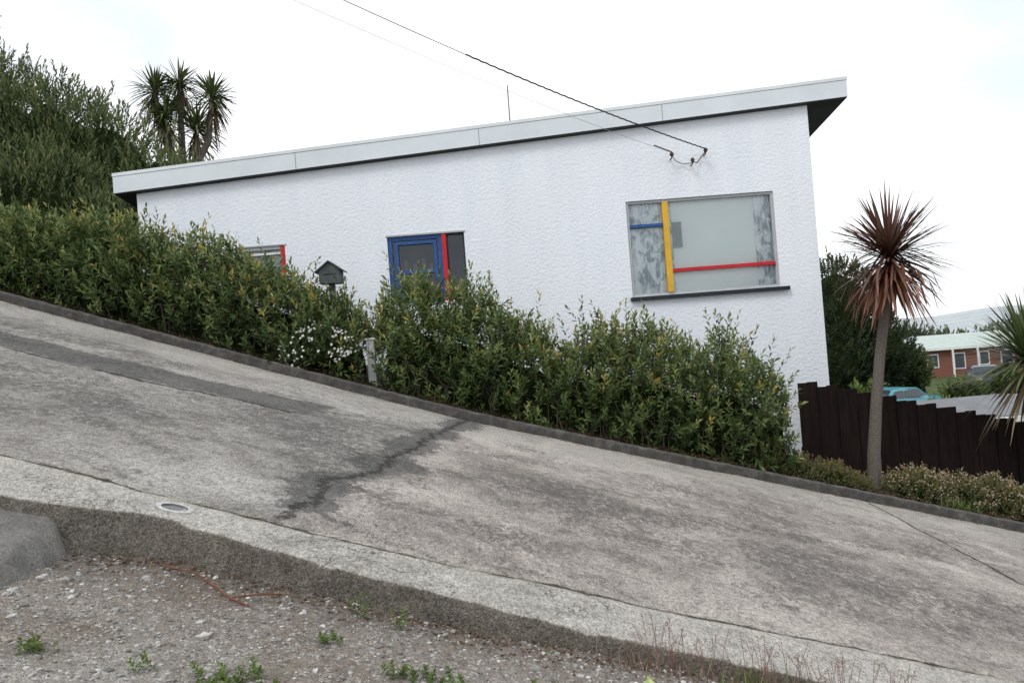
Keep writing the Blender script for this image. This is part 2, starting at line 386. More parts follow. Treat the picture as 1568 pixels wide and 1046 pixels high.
# ------------------------------------------------------------------ house
house = empty('house')
def stucco_f(t):
    p = t.pos(); x, y, z = t.xyz(p)
    n = t.noise(p, 21, 2, .5); n2 = t.noise(p, 65, 3, .6); st = t.noise(t.scale(p, (2.5, 2.5, .35)), 1.2, 6, .65)
    c = t.ramp(st, [(.3, (.725, .77, .825)), (.6, (.78, .82, .87))])
    c = t.mix(t.rng(n, .40, .3, 0, .22), c, (.56, .60, .65))
    c = t.mix(t.rng(t.noise(p, .45, 5, .6), .5, .7, 0, .3), c, (.73, .755, .78))
    h = t.m('ADD', t.rng(n, .34, .66), t.m('MULTIPLY', n2, .35))
    return c, t.bump(h, .40, .010)
M_stucco = mat('stucco_white', rough=.85, fn=stucco_f, spec=.2)
M_fascia = weathered('fascia_paint', (.64, .69, .72), .5, .08, 1.2)
M_cap = weathered('roof_flashing', (.66, .70, .72), .45, .12, 1.2)
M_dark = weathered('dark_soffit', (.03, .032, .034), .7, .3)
M_white = weathered('white_joinery', (.7, .71, .7), .45, .12, 5)
M_blue = weathered('blue_paint', (.025, .085, .26), .4, .25, 6)
M_red = weathered('red_paint', (.5, .02, .025), .4, .2, 6)
M_yel = weathered('yellow_paint', (.68, .40, .04), .4, .18, 6)
M_navy = weathered('navy_sill', (.02, .025, .035), .45, .3, 6)
M_roofing = weathered('roof_sheet', (.25, .26, .27), .6)
RX0, RX1, RY0, RY1 = -6.48, 5.93, 13.875, 21.4
def rt(x, y): return 3.54+.0567*(x+6.48)-.11*(y-13.875)
TH = .35
wx0, wx1, wy0, wy1 = -6.15, 5.28, 14.0, 21.0
xs = [wx0, -4.75, -3.71, -1.98, -.674, 2.09, 4.59, wx1]; zs = [-4.4, .82, 1.0, 1.3, 2.14, 2.44, None]
holes = {'w1': (-4.75, -3.71, 1.3, 2.14), 'w2': (-1.98, -.674, 1.0, 2.14), 'w3': (2.09, 4.59, .82, 2.44)}
HG = Geo()
def zz(z, x, y): return rt(x, y)-TH+.002 if z is None else z
for i in range(len(xs)-1):
    for j in range(len(zs)-1):
        a, b, c, d = xs[i], xs[i+1], zs[j], zs[j+1]
        if any(a >= h[0]-1e-6 and b <= h[1]+1e-6 and c >= h[2]-1e-6 and d is not None and d <= h[3]+1e-6 for h in holes.values()): continue
        HG.add([[a, wy0, zz(c, a, wy0)], [b, wy0, zz(c, b, wy0)], [b, wy0, zz(d, b, wy0)], [a, wy0, zz(d, a, wy0)]], [[0, 1, 2, 3]])
for h in holes.values():
    a, b, c, d = h; y0, y1 = wy0, wy0+.14
    HG.add([[a, y0, c], [a, y0, d], [a, y1, d], [a, y1, c]], [[0, 1, 2, 3]]); HG.add([[b, y0, c], [b, y1, c], [b, y1, d], [b, y0, d]], [[0, 1, 2, 3]])
    HG.add([[a, y0, d], [b, y0, d], [b, y1, d], [a, y1, d]], [[0, 1, 2, 3]]); HG.add([[a, y0, c], [a, y1, c], [b, y1, c], [b, y0, c]], [[0, 1, 2, 3]])
def wall(p, q):
    HG.add([[*p, -4.4], [*q, -4.4], [*q, rt(*q)-TH+.002], [*p, rt(*p)-TH+.002]], [[0, 1, 2, 3]])
wall((wx1, wy0), (wx1, wy1)); wall((wx1, wy1), (wx0, wy1)); wall((wx0, wy1), (wx0, wy0))
HG.build('walls', M_stucco, parent=house)
def slab(name, x0, x1, y0, y1, t0, t1, m, soff=None):
    c = [(x0, y0), (x1, y0), (x1, y1), (x0, y1)]
    V = [(x, y, rt(x, y)-t1) for x, y in c]+[(x, y, rt(x, y)-t0) for x, y in c]
    F = [[0, 3, 2, 1], [4, 5, 6, 7], [0, 1, 5, 4], [1, 2, 6, 5], [2, 3, 7, 6], [3, 0, 4, 7]]
    return make_mesh(name, V, np.array(F), [m]+([soff] if soff else []), mi=[1 if soff else 0, 0, 0, 0, 0, 0], parent=house)
slab('fascia', RX0, RX1, RY0, RY1, .058, .335, M_fascia, M_dark)
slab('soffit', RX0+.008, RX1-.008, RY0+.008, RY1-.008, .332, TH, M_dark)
slab('roof_flashing', RX0-.008, RX1+.008, RY0-.008, RY1+.008, .0, .054, M_cap)
slab('roof_sheet', RX0+.05, RX1-.05, RY0+.05, RY1-.05, -.02, .001, M_roofing)
# fascia board butt joints
for k, jx in enumerate((-3.4, -.3, 2.8)):
    zt = rt(jx, RY0); box('fascia_joint_%d' % (k+1), jx, jx+.006, RY0-.002, RY0+.004, zt-.333, zt-.06, M_grey if 'M_grey' in globals() else M_navy, house)
def glass_mat():
    m = bpy.data.materials.new('window_glass'); m.use_nodes = True; t = NT(m.node_tree); nd = m.node_tree.nodes
    nd.remove(nd['Principled BSDF'])
    gl = t.new('ShaderNodeBsdfGlossy'); gl.inputs['Roughness'].default_value = .02; gl.inputs['Color'].default_value = (.9, .95, 1, 1)
    tr = t.new('ShaderNodeBsdfTransparent'); tr.inputs['Color'].default_value = (.97, .99, .985, 1)
    fr = t.new('ShaderNodeFresnel'); fr.inputs[0].default_value = 1.5
    t.put(fr.inputs['Normal'], t.bump(t.noise(t.pos(), 1.5, 2), .05, .02))
    f = t.m('MULTIPLY', fr.outputs[0], 1.6)
    mx = t.new('ShaderNodeMixShader'); t.l.new(f, mx.inputs[0]); t.l.new(tr.outputs[0], mx.inputs[1]); t.l.new(gl.outputs[0], mx.inputs[2])
    t.l.new(mx.outputs[0], nd['Material Output'].inputs[0]); return m
M_glass = glass_mat()
def pane(name, x0, x1, z0, z1, y, m): return make_mesh(name, [[x0, y, z0], [x1, y, z0], [x1, y, z1], [x0, y, z1]], np.array([[0, 1, 2, 3]]), m, parent=house)
def frame(pre, x0, x1, z0, z1, m, w=.05, y0=14.03, y1=14.09, ml=None, mr=None):
    box(pre+'_head', x0, x1, y0, y1, z1-w, z1-.002, m, house); box(pre+'_bottom', x0, x1, y0, y1, z0+.002, z0+w, m, house)
    box(pre+'_jamb_left', x0+.002, x0+w, y0, y1, z0+w, z1-w, ml or m, house); box(pre+'_jamb_right', x1-w, x1-.002, y0, y1, z0+w, z1-w, mr or m, house)
M_grey = weathered('grey_joinery', (.42, .44, .45), .45, .15, 5)
frame('front_window', 2.09, 4.59, .82, 2.44, M_grey, .045)
box('mullion', 2.70, 2.80, 14.0, 14.10, .865, 2.395, M_yel, house, .004)
box('blue_rail', 2.135, 2.70, 14.01, 14.09, 1.985, 2.04, M_blue, house, .004)
box('red_rail', 2.80, 4.545, 14.01, 14.09, 1.195, 1.255, M_red, house, .004)
box('front_sill', 2.05, 4.73, 13.92, 14.05, .755, .815, M_navy, house, .006)
pane('front_glass', 2.13, 4.55, .86, 2.40, 14.085, M_glass)
def lace_f(t):
    p = t.pos(); v = t.noise(t.scale(p, (1, 1, .6)), 7, 3, .6, .8); q = t.noise(t.scale(p, (1, 1, .15)), 26, 3)
    c = t.ramp(t.m('ADD', t.m('MULTIPLY', v, .75), t.m('MULTIPLY', q, .25)), [(.38, (.28, .34, .37)), (.46, (.52, .59, .62)), (.53, (.86, .9, .92))])
    return c, None
M_lace = mat('lace_curtain', rough=.9, fn=lace_f, spec=.1)
M_blind = mat('roller_blind', rough=.8, spec=.1, fn=lambda t: (t.ramp(t.noise(t.scale(t.pos(), (1.2, 1, .5)), 1.5, 3), [(.3, (.84, .89, .87)), (.7, (.88, .92, .90))]), None))
def curtain(name, x0, x1, z0, z1, y, amp, f, m):
    xx = np.linspace(x0, x1, int((x1-x0)/.01)+2); V = np.stack([np.repeat(xx, 2), np.repeat(y+amp*np.sin(xx*f)+amp*.5*np.sin(xx*f*2.3+1), 2), np.tile([z0, z1], len(xx))], -1)
    F = np.array([[2*i, 2*i+2, 2*i+3, 2*i+1] for i in range(len(xx)-1)]); make_mesh(name, V, F, m, smooth=True, parent=house)
curtain('lace_curtain', 2.1, 2.74, .8, 2.46, 14.125, .012, 45, M_lace)
curtain('lace_curtain_right', 4.27, 4.6, .8, 2.46, 14.125, .012, 50, M_lace)
curtain('lace_curtain_gap', 2.74, 2.86, .8, 2.46, 14.125, .008, 55, M_lace)
curtain('blind', 2.83, 4.33, .8, 2.46, 14.138, .001, 5, M_blind)
box('hanging_card', 2.86, 3.02, 14.105, 14.11, 1.62, 2.05, weathered('card_grey', (.3, .37, .37)), house)
z0, z1 = 1.0, 2.14
frame('hall_window', -1.98, -1.06, z0, z1, M_blue, .07); frame('hall_side', -.99, -.674, z0, z1, M_dark, .03)
box('red_mullion', -1.06, -.985, 14.0, 14.1, z0+.002, z1-.002, M_red, house, .004)
box('hall_flashing', -2.0, -.655, 13.985, 14.02, z1+.003, z1+.03, M_grey, house)
frame('hall_sash', -1.86, -1.15, 1.08, 2.05, M_blue, .055, 14.012, 14.07)
box('hall_sash_bar', -1.805, -1.205, 14.015, 14.07, 1.50, 1.56, M_blue, house)
pane('hall_glass', -1.92, -1.1, 1.05, 2.08, 14.075, M_glass); pane('hall_side_glass', -.96, -.70, 1.03, 2.11, 14.065, M_glass)
M_room = weathered('room_dark', (.012, .014, .018), .9, .5, 4)
box('hall_room', -2.1, -.55, 14.5, 14.55, .9, 2.2, M_room, house)
for k, (bx, bh) in enumerate([(-1.75, .2), (-1.6, .14), (-1.45, .22), (-1.32, .12)]):
    box('shelf_item_%d' % (k+1), bx, bx+.07, 14.25, 14.3, 1.56, 1.56+bh, weathered('shelf_item%d' % k, (.08, .08, .075)), house, .01)
box('shelf', -1.95, -1.1, 14.2, 14.35, 1.53, 1.558, M_dark, house)
frame('bath_window', -4.75, -3.71, 1.3, 2.14, M_white, .05, mr=M_red)
box('bath_red_post', -3.785, -3.712, 14.0, 14.028, 1.302, 2.138, M_red, house)
box('bath_sash_rail', -4.70, -3.79, 14.02, 14.09, 2.0, 2.035, M_white, house)
pane('bath_glass', -4.7, -3.76, 1.34, 2.1, 14.095, M_glass)
curtain('bath_curtain', -4.74, -3.72, 1.3, 2.14, 14.125, .010, 40, mat('net_curtain', (.6, .62, .63), .9))
box('bath_flashing', -4.77, -3.69, 13.985, 14.02, 2.143, 2.165, M_grey, house)
MG = Geo(); tube(MG, [[.25, 14.3, 3.7], [.25, 14.3, 4.66]], .012, (.25, .25, .26), 8); MG.build('roof_mast', M_bark, parent=house)
IG = Geo()
anch = [(2.90, 3.12), (3.24, 3.0), (3.47, 3.15)]
for ax, az in anch:
    tube(IG, [[ax, 14.01, az-.03], [ax, 13.86, az-.03], [ax, 13.84, az], [ax, 13.84, az+.07]], .010, (.05, .05, .05), 6)
    for k, rr in enumerate((.030, .040, .028)):
        tube(IG, [[ax, 13.84, az+.0+k*.022], [ax, 13.84, az+.018+k*.022]], [rr, rr*.8], (.09, .055, .04), 10)
tube(IG, [[2.9, 13.85, 3.13], [2.98, 13.93, 3.05], [3.1, 13.97, 3.0], [3.24, 13.88, 2.99]], .006, (.03, .03, .03), 6)
tube(IG, [[3.24, 13.86, 3.0], [3.34, 13.95, 3.0], [3.40, 13.97, 3.07], [3.47, 13.86, 3.16]], .008, (.03, .03, .03), 6)
IG.build('insulators', M_bark, parent=house)

# power pole and wires
pole = empty('power_pole')
px, py = -7.2, 3.0; pz = float(T(px, py))
PG = Geo(); tube(PG, [[px, py, pz-.3], [px, py, pz+6.2]], [.14, .1], (.2, .17, .14), 12); tube(PG, [[px-.7, py, 5.36], [px+.7, py, 5.36]], .05, (.2, .17, .14), 4)
PG.build('pole', M_bark, parent=pole)
def wire(G, a, b, sag, r, C, n=40):
    s = np.linspace(0, 1, n)[:, None]; a = np.array(a); b = np.array(b)
    P = a+(b-a)*s; P[:, 2] -= (4*sag*s*(1-s))[:, 0]; tube(G, P, r, C, 6)
    return P
WG = Geo()
P = wire(WG, (3.47, 13.84, 3.2), (-7.2, 3.1, 5.46), .34, .005, (.14, .14, .14), 60)
nT = 21; s = np.arange(nT*6)/6.
PP = np.stack([np.interp(s, np.arange(60), P[:, k]) for k in range(3)], -1); a = s*11
PP[:, 2] += .004*np.sin(a); PP[:, 0] += .004*np.cos(a)
tube(WG, PP, .010, (.03, .03, .03), 6)
wire(WG, (2.9, 13.84, 3.17), (-7.7, 3.1, 5.46), .28, .003, (.4, .4, .4), 50)
wire(WG, (2.9, 13.84, 3.19), (2.55, 13.5, 3.24), .0, .010, (.05, .05, .05), 4)
WG.build('overhead_wires', M_bark, parent=pole)

# ------------------------------------------------------------------ hedge
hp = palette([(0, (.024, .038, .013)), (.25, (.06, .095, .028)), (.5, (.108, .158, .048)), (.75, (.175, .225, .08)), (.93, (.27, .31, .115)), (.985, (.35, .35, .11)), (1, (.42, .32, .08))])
HX = [-14, -9, -7.06, -6.2, -5.22, -4.4, -3.6, -2.9, -2.36, -1.95, -1.7, -1.25, -.5, -.17, .35, .63, .95, 1.64, 2.4, 3.1, 3.6, 3.85]
HH = [1.1, 1.1, 1.12, 1.25, 1.48, 1.48, 1.42, 1.30, 1.2, .85, 1.45, 1.72, 1.74, 1.62, 1.48, 1.12, 1.62, 1.70, 1.64, 1.78, 1.66, 1.2]
def hed(x): return np.interp(x, HX, HH)
HGm = Geo()
def hedge_pt(x, ph, k):
    bum = 1+.22*sn(x, ph, 0, 2.2, 1)+.10*sn(x, ph*1.5, 0, 7, 2)
    cl = np.abs(np.sin(x*2.6+.6*np.sin(x*1.9)))            # individual shrubs about 1.2 m apart
    h = (hed(x)-.2)*(.93+.12*cl**.7)*(1+.05*sn(x, 0, 0, 4.5, 3)); a = .44+.16*cl**.6
    y = 11.84-a*np.cos(ph)*bum*k; c = np.sin(ph)
    z = g(x)+.05+h*np.sign(c)*np.abs(c)**.75*(.9+.1*bum)*k
    return np.stack([x, y, z], -1)
XE = 3.76
def hedge_row(n, x0, x1):
    x = rng.uniform(x0, x1, n); ph = np.radians(rng.uniform(-3, 150, n)); k = rng.uniform(.62, 1.08, n)
    keep = sn(x, ph*1.2, 0, 4.3, 9) > -.48; x, ph, k = x[keep], ph[keep], k[keep]
    keep = ~((x > -2.1) & (x < -1.88) & (ph < 1.2)); x, ph, k = x[keep], ph[keep], k[keep]
    B = hedge_pt(x, ph, k)
    out = np.stack([np.zeros_like(x), -np.cos(ph), np.sin(ph)*.6], -1)
    D = unit(out*.6+np.array([0, 0, .85])+rng.normal(0, .4, B.shape))
    SL = rng.uniform(.14, .34, len(x)); top = (np.sin(ph) > .8) & (rng.random(len(x)) < .22); SL[top] *= rng.uniform(1.3, 2.2, top.sum())
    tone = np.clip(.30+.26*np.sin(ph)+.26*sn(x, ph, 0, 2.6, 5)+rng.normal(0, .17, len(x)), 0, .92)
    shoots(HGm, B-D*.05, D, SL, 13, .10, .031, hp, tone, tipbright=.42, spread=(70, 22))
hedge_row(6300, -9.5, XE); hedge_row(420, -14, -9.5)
cx = np.arange(-14, XE-.06, .08); ph = np.radians(np.linspace(0, 175, 20)); CX, PH = np.meshgrid(cx, ph, indexing='ij')
V = hedge_pt(CX.ravel(), PH.ravel(), .58)
Fc = grid_faces(*CX.shape); gap = (np.abs(V[Fc[:, 0], 0]+1.97) < .2); Fc = Fc[~gap]
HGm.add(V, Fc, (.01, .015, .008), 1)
for i in range(170):
    x = rng.uniform(-9, XE-.1); y = rng.uniform(11.3, 11.6); z = float(g(x))
    tube(HGm, [[x, y, z], [x+rng.normal(0, .06), y+rng.normal(0, .04), z+.25], [x+rng.normal(0, .14), y-rng.uniform(-.1, .12), z+rng.uniform(.4, .7)]], [.008, .006, .003], (.1, .08, .06), 4, 2)
for i in range(80):
    x = rng.uniform(-8, XE); ph_ = rng.uniform(1.2, 2.0); b = hedge_pt(np.array([x]), np.array([ph_]), .95)[0]; d = unit(np.array([rng.normal(0, .25), -.1, 1.]))
    l = rng.uniform(.25, .5); tube(HGm, [b, b+d*l*.5, b+d*l+[rng.normal(0, .02), 0, 0]], [.004, .003, .0015], (.13, .1, .075), 4, 2)
n = 3000; x = rng.uniform(-9, 7.5, n); y = rng.uniform(11.17, 11.4, n)
leaves(HGm, np.stack([x, y, g(x)+.07+rng.uniform(0, .03, n)], -1), unit(np.stack([rng.normal(size=n), rng.normal(size=n), rng.normal(0, .2, n)], -1)), np.tile([0, 0, 1.], (n, 1)), .05, .02, palette([(0, (.03, .02, .012)), (1, (.2, .13, .07))])(rng.random(n)))
n = 1500; x = rng.uniform(-8, 7, n); y = 11.0-np.abs(rng.normal(0, .05, n))-.005
leaves(HGm, np.stack([x, y, R(x, y)+.012], -1), unit(np.stack([rng.normal(size=n), rng.normal(size=n), rng.normal(0, .15, n)], -1)), np.tile([0, 0, 1.], (n, 1)), .03, .014, palette([(0, (.05, .04, .025)), (1, (.22, .17, .09))])(rng.random(n)))
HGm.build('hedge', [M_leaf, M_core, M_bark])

def mound(name, spots, nsh, pal, L, W, sl, flowers=0, fcol=(.8, .8, .78), fs=.03, nl=9, spread=(70, 25)):
    G = Geo()
    for (cx_, cy_, rx_, ry_, h_) in spots:
        k = max(20, int(nsh*rx_*ry_*4)); th = rng.uniform(0, 6.28, k); ph = np.arccos(rng.uniform(0, 1, k))
        d = np.stack([np.sin(ph)*np.cos(th), np.sin(ph)*np.sin(th), np.cos(ph)], -1)
        bx = cx_+d[:, 0]*rx_*.85; by = cy_+d[:, 1]*ry_*.85; bz = T(bx, np.maximum(by, 11.17))+d[:, 2]*h_*.75*(1+.25*sn(bx, by, 0, 9))
        D = unit(d+np.array([0, 0, .7])+rng.normal(0, .3, d.shape)); B = np.stack([bx, by, bz], -1)
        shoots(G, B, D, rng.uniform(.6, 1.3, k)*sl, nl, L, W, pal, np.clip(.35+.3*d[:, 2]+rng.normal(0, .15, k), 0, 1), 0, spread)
        V, F = ICO2; vv = V.copy(); vx = cx_+vv[:, 0]*rx_*.8; vy = cy_+vv[:, 1]*ry_*.8
        G.add(np.stack([vx, vy, T(vx, np.maximum(vy, 11.17))+vv[:, 2]*h_*.65], -1), F, (.01, .01, .01), 1)
        if flowers:
            q = int(flowers*rx_*4); id_ = rng.integers(0, k, q); P = B[id_]+D[id_]*sl*1.1+rng.normal(0, .015, (q, 3))
            for a in range(3):
                N = unit(np.tile([0, -.7, .7], (q, 1))+rng.normal(0, .2, (q, 3))); A = unit(rng.normal(size=(q, 3))); A = unit(A-N*np.sum(A*N, 1, keepdims=True))
                leaves(G, P-A*fs*.5, A, N, fs, fs*.5, np.tile(fcol, (q, 1))*rng.uniform(.8, 1, (q, 1)), 0, 0)
    return G.build(name, [M_leaf, M_core])
gp = palette([(0, (.02, .035, .012)), (.5, (.06, .09, .03)), (1, (.14, .16, .06))])
DG = Geo(); k = 420; th = rng.uniform(0, 6.28, k); ph = np.arccos(rng.uniform(-.6, 1, k)); d = np.stack([np.sin(ph)*np.cos(th), np.sin(ph)*np.sin(th), np.cos(ph)], -1)
Cn = np.array([-2.66, 11.36, .25]); B = Cn+d*np.array([.44, .2, .22]); D = unit(d+rng.normal(0, .3, d.shape)+[0, 0, .4])
shoots(DG, B, D, .1, 9, .04, .014, gp, np.full(k, .5)); q = 300; id_ = rng.integers(0, k, q); id_ = id_[sn(B[id_, 0], B[id_, 2], 0, 5, 1) > -.25]; q = len(id_); P = B[id_]+D[id_]*.12+rng.normal(0, .02, (q, 3))
for a in range(3):
    N = unit(np.tile([0, -.8, .5], (q, 1))+rng.normal(0, .25, (q, 3))); A = unit(rng.normal(size=(q, 3))); A = unit(A-N*np.sum(A*N, 1, keepdims=True))
    leaves(DG, P-A*.022, A, N, .046, .024, np.tile((.72, .72, .68), (q, 1)), 0, 0)
DG.add(Cn+ICO2[0]*np.array([.36, .13, .19]), ICO2[1], (.01, .01, .01), 1)
for i in range(14): tube(DG, [[-2.62+rng.normal(0, .1), 11.4, float(g(-2.62))], [-2.62+rng.normal(0, .2), 11.42, .2]], .008, (.1, .08, .05), 4, 1)
DG.build('daisy_bush', [M_leaf, M_core])
gc = palette([(0, (.04, .045, .018)), (.45, (.11, .12, .045)), (.8, (.2, .19, .075)), (1, (.32, .17, .09))])
mound('ground_cover_shrub', [(5.35+.4*i+rng.normal(0, .08), 11.55+rng.uniform(0, .2), rng.uniform(.3, .5), .3, .32+rng.uniform(0, .26)) for i in range(9)], 700, gc, .045, .015, .13, 110, (.55, .45, .38), .026)
mound('ground_cover_shrub', [(3.9, 11.42, .3, .2, .34), (4.25, 11.42, .3, .2, .32), (4.55, 11.5, .28, .2, .2)], 900, gc, .035, .012, .09)
mound('dwarf_conifer', [(3.35, 11.4, .3, .2, .5), (3.65, 11.45, .24, .18, .46)], 900, palette([(0, (.03, .04, .015)), (1, (.12, .13, .045))]), .03, .012, .1)
mound('bright_shrub', [(6.35, 15.3, .45, .4, 1.75)], 300, palette([(0, (.05, .09, .02)), (1, (.2, .27, .06))]), .09, .035, .2)
def blade(G, P, D, L, W, droop, C, mi=0, seg=5, tip=None):
    s = np.linspace(0, 1, seg+1)[:, None]; C0 = P+D*L*s+np.array([0, 0, -1.])*droop*L*s**2
    Tn = unit(np.gradient(C0, axis=0)); S = np.cross(Tn, [0, 0, 1.]); S = np.where(np.linalg.norm(S, axis=1, keepdims=True) < .05, [1., 0, 0], S); S = unit(S)
    wd = W*np.interp(s[:, 0], [0, .25, .7, 1], [.55, 1, .8, .08])[:, None]*.5
    V = np.concatenate([C0+S*wd, C0-S*wd]); n = seg+1; c = np.tile(C, (2*n, 1))
    if tip is not None:
        k = np.tile(s[:, 0], 2)[:, None]; c = c*(1-k**2)+np.array(tip)*k**2
    G.add(V, [[i, i+1, n+i+1, n+i] for i in range(seg)], c, mi)
def tuft(G, x, y, n, L, pal, w=.006, mi=0, lean=.5, zf=T):
    for i in range(n):
        bx, by = x+rng.normal(0, .04), y+rng.normal(0, .03); z = float(zf(bx, by)); d = np.array([rng.normal(0, lean), rng.normal(0, lean), 1.]); l = L*rng.uniform(.5, 1.1)
        blade(G, np.array([bx, by, z]), unit(d), l, w, .25, pal(rng.random(1))[0], mi, 4)

# ------------------------------------------------------------------ cabbage trees
def cab_head(G, c, n, L, W, fresh, dead, nd=30, tip=None, dl=(.6, .95), stiff=1.0, lo=-.25):
    c = np.array(c)
    for i in range(n):
        el = math.asin(rng.uniform(lo, 1)); az = rng.uniform(0, 6.28)
        d = np.array([math.cos(el)*math.cos(az), math.cos(el)*math.sin(az), math.sin(el)])
        l = L*rng.uniform(.78, 1.06); f = fresh(rng.random(1))[0]
        blade(G, c+d*.04+[0, 0, rng.uniform(-.12, .12)], d, l, W*rng.uniform(.8, 1.2), stiff*(.1+.4*(1-math.sin(el))*rng.uniform(.3, 1)), f, 0, 6, tip)
    for i in range(nd):
        az = rng.uniform(0, 6.28); el = rng.uniform(-1.2, -.1); d = np.array([math.cos(el)*math.cos(az), math.cos(el)*math.sin(az), math.sin(el)])
        blade(G, c+[0, 0, -rng.uniform(.05, .3)], d, L*rng.uniform(*dl), W, rng.uniform(.2, .6), dead(rng.random(1))[0], 0, 6)
fr = palette([(0, (.035, .015, .013)), (.35, (.075, .03, .022)), (.75, (.12, .055, .035)), (.9, (.12, .10, .05)), (1, (.2, .05, .04))])
dr = palette([(0, (.07, .024, .014)), (.5, (.15, .05, .026)), (.85, (.22, .09, .045)), (1, (.28, .18, .12))])
G = Geo()
tp = [[5.02, 11.9, -2.3], [5.04, 11.9, -1.8], [5.13, 11.9, -1.1], [5.25, 11.92, -.4], [5.36, 11.9, .2], [5.44, 11.9, .6], [5.48, 11.9, .95]]
tube(G, tp, [.11, .09, .078, .072, .07, .075, .05], (.12, .105, .09), 12, 1)
cab_head(G, (5.49, 11.9, 1.02), 260, 1.04, .042, fr, dr, 80, tip=(.2, .12, .09), dl=(.5, .8), stiff=.5, lo=-.35)
for i in range(100):
    az = rng.uniform(0, 6.28); r1 = rng.uniform(.25, .62); p0 = np.array([5.47, 11.9, .95-rng.uniform(0, .25)]); d = np.array([math.cos(az), math.sin(az), rng.uniform(-.6, .25)]); du = unit(d)
    cc = dr(rng.random(1))[0]; blade(G, p0, du, r1, .045, .3, cc, 0, 4); e_ = p0+du*r1*.97-[0, 0, .29*r1]
    blade(G, e_, unit(np.array([d[0]*.45+rng.normal(0, .15), d[1]*.45, -1.])), rng.uniform(.2, .5), .036, 0, cc, 0, 4, (.26, .14, .10))
G.build('red_cabbage_tree', [M_blade, M_bark])
G = Geo(); grn = palette([(0, (.045, .07, .024)), (.6, (.095, .135, .045)), (1, (.2, .23, .11))]); ddr = palette([(0, (.09, .07, .04)), (1, (.22, .17, .1))])
tube(G, [[7.8, 12.4, -3.2], [7.8, 12.4, -1.7], [7.78, 12.4, -.85]], [.12, .1, .08], (.15, .13, .1), 10, 1)
cab_head(G, (7.70, 12.4, -.66), 400, 1.08, .045, grn, ddr, 70, stiff=.5)
G.build('cabbage_tree', [M_blade, M_bark])
def cabbage(name, root, heads, L=.80):
    G = Geo(); r = np.array(root)
    for (fx, fy, fz, hx, hy, hz) in heads:
        a = np.array([fx, fy, fz]); b = np.array([hx, hy, hz]); m_ = (a+b)/2+[(hx-fx)*.25, 0, -.1]
        tube(G, [a, m_, b], [.12, .09, .06], (.14, .125, .1), 8, 1)
        cab_head(G, b, 105, L, .055, grn, ddr, 30)
        cab_head(G, b-[0, 0, .3], 22, L*.8, .05, grn, ddr, 12, lo=-.6)
    tube(G, [r, r+(np.array(heads[0][:3])-r)*.5, heads[0][:3]], [.22, .16, .13], (.14, .125, .1), 9, 1)
    G.build(name, [M_blade, M_bark])
cabbage('cabbage_tree', (-8.35, 22, 1.5), [(-8.4, 22, 5.4, -9.0, 22, 7.75), (-8.4, 22, 5.4, -8.4, 22.2, 7.9), (-8.5, 22, 5.6, -8.7, 21.8, 6.95)])
cabbage('cabbage_tree', (-8.1, 21.5, 1.5), [(-8.05, 21.5, 5.2, -7.28, 21.4, 7.25), (-8.05, 21.5, 5.2, -7.8, 21.6, 6.5)])

# ------------------------------------------------------------------ tree masses
def mass(name, blobs, nsh, pal, L, W, SL, nl=11, up=.8, spread=(45, 12), core=.74, tone0=.3, trunk=None, bumpf=1.5):
    G = Geo(); bl = np.array(blobs, float); area = bl[:, 3]*bl[:, 5]+bl[:, 3]*bl[:, 4]; cnt = (nsh*area/area.sum()).astype(int)
    for b, k in zip(bl, cnt):
        d = unit(rng.normal(size=(k, 3))); r = rng.uniform(.78, 1.03, k)[:, None]*(1+.12*sn(d[:, 0], d[:, 1], d[:, 2], 4*bumpf, b[0])+.08*sn(d[:, 0], d[:, 1], d[:, 2], 9*bumpf, b[2]))[:, None]
        P = b[:3]+d*b[3:6]*r
        inside = np.zeros(k, bool)
        for o in bl:
            if o is b or np.allclose(o, b): continue
            inside |= (((P-o[:3])/o[3:6])**2).sum(1) < .6
        keep = ~inside & (d[:, 1] < .55); P, d2 = P[keep], d[keep]
        nrm = unit(d2/b[3:6]); D = unit(nrm*.7+np.array([0, 0, up])+rng.normal(0, .25, nrm.shape))
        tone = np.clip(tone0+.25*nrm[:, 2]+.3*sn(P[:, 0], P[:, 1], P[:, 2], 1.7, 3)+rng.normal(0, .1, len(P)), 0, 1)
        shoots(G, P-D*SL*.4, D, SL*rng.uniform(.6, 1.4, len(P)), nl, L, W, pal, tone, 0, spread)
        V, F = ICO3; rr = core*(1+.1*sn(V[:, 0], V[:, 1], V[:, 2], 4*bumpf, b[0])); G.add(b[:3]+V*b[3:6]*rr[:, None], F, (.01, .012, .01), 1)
    if trunk is not None: tube(G, trunk[0], trunk[1], (.1, .08, .06), 9, 2)
    return G.build(name, [M_leaf, M_core, M_bark])
cp = palette([(0, (.02, .032, .013)), (.35, (.055, .085, .03)), (.7, (.12, .16, .06)), (1, (.21, .23, .095))])
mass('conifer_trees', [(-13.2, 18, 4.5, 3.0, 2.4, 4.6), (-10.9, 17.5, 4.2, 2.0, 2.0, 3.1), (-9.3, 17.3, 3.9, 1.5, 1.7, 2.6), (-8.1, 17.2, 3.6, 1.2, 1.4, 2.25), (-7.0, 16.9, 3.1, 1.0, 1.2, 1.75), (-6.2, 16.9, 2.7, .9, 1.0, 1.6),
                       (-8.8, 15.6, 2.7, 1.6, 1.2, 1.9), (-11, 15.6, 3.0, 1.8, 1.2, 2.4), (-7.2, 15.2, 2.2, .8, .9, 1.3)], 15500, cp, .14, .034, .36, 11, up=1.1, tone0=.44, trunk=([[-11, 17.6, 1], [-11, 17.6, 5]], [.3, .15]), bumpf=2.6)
op = palette([(0, (.016, .027, .015)), (.5, (.045, .068, .03)), (1, (.10, .13, .05))])
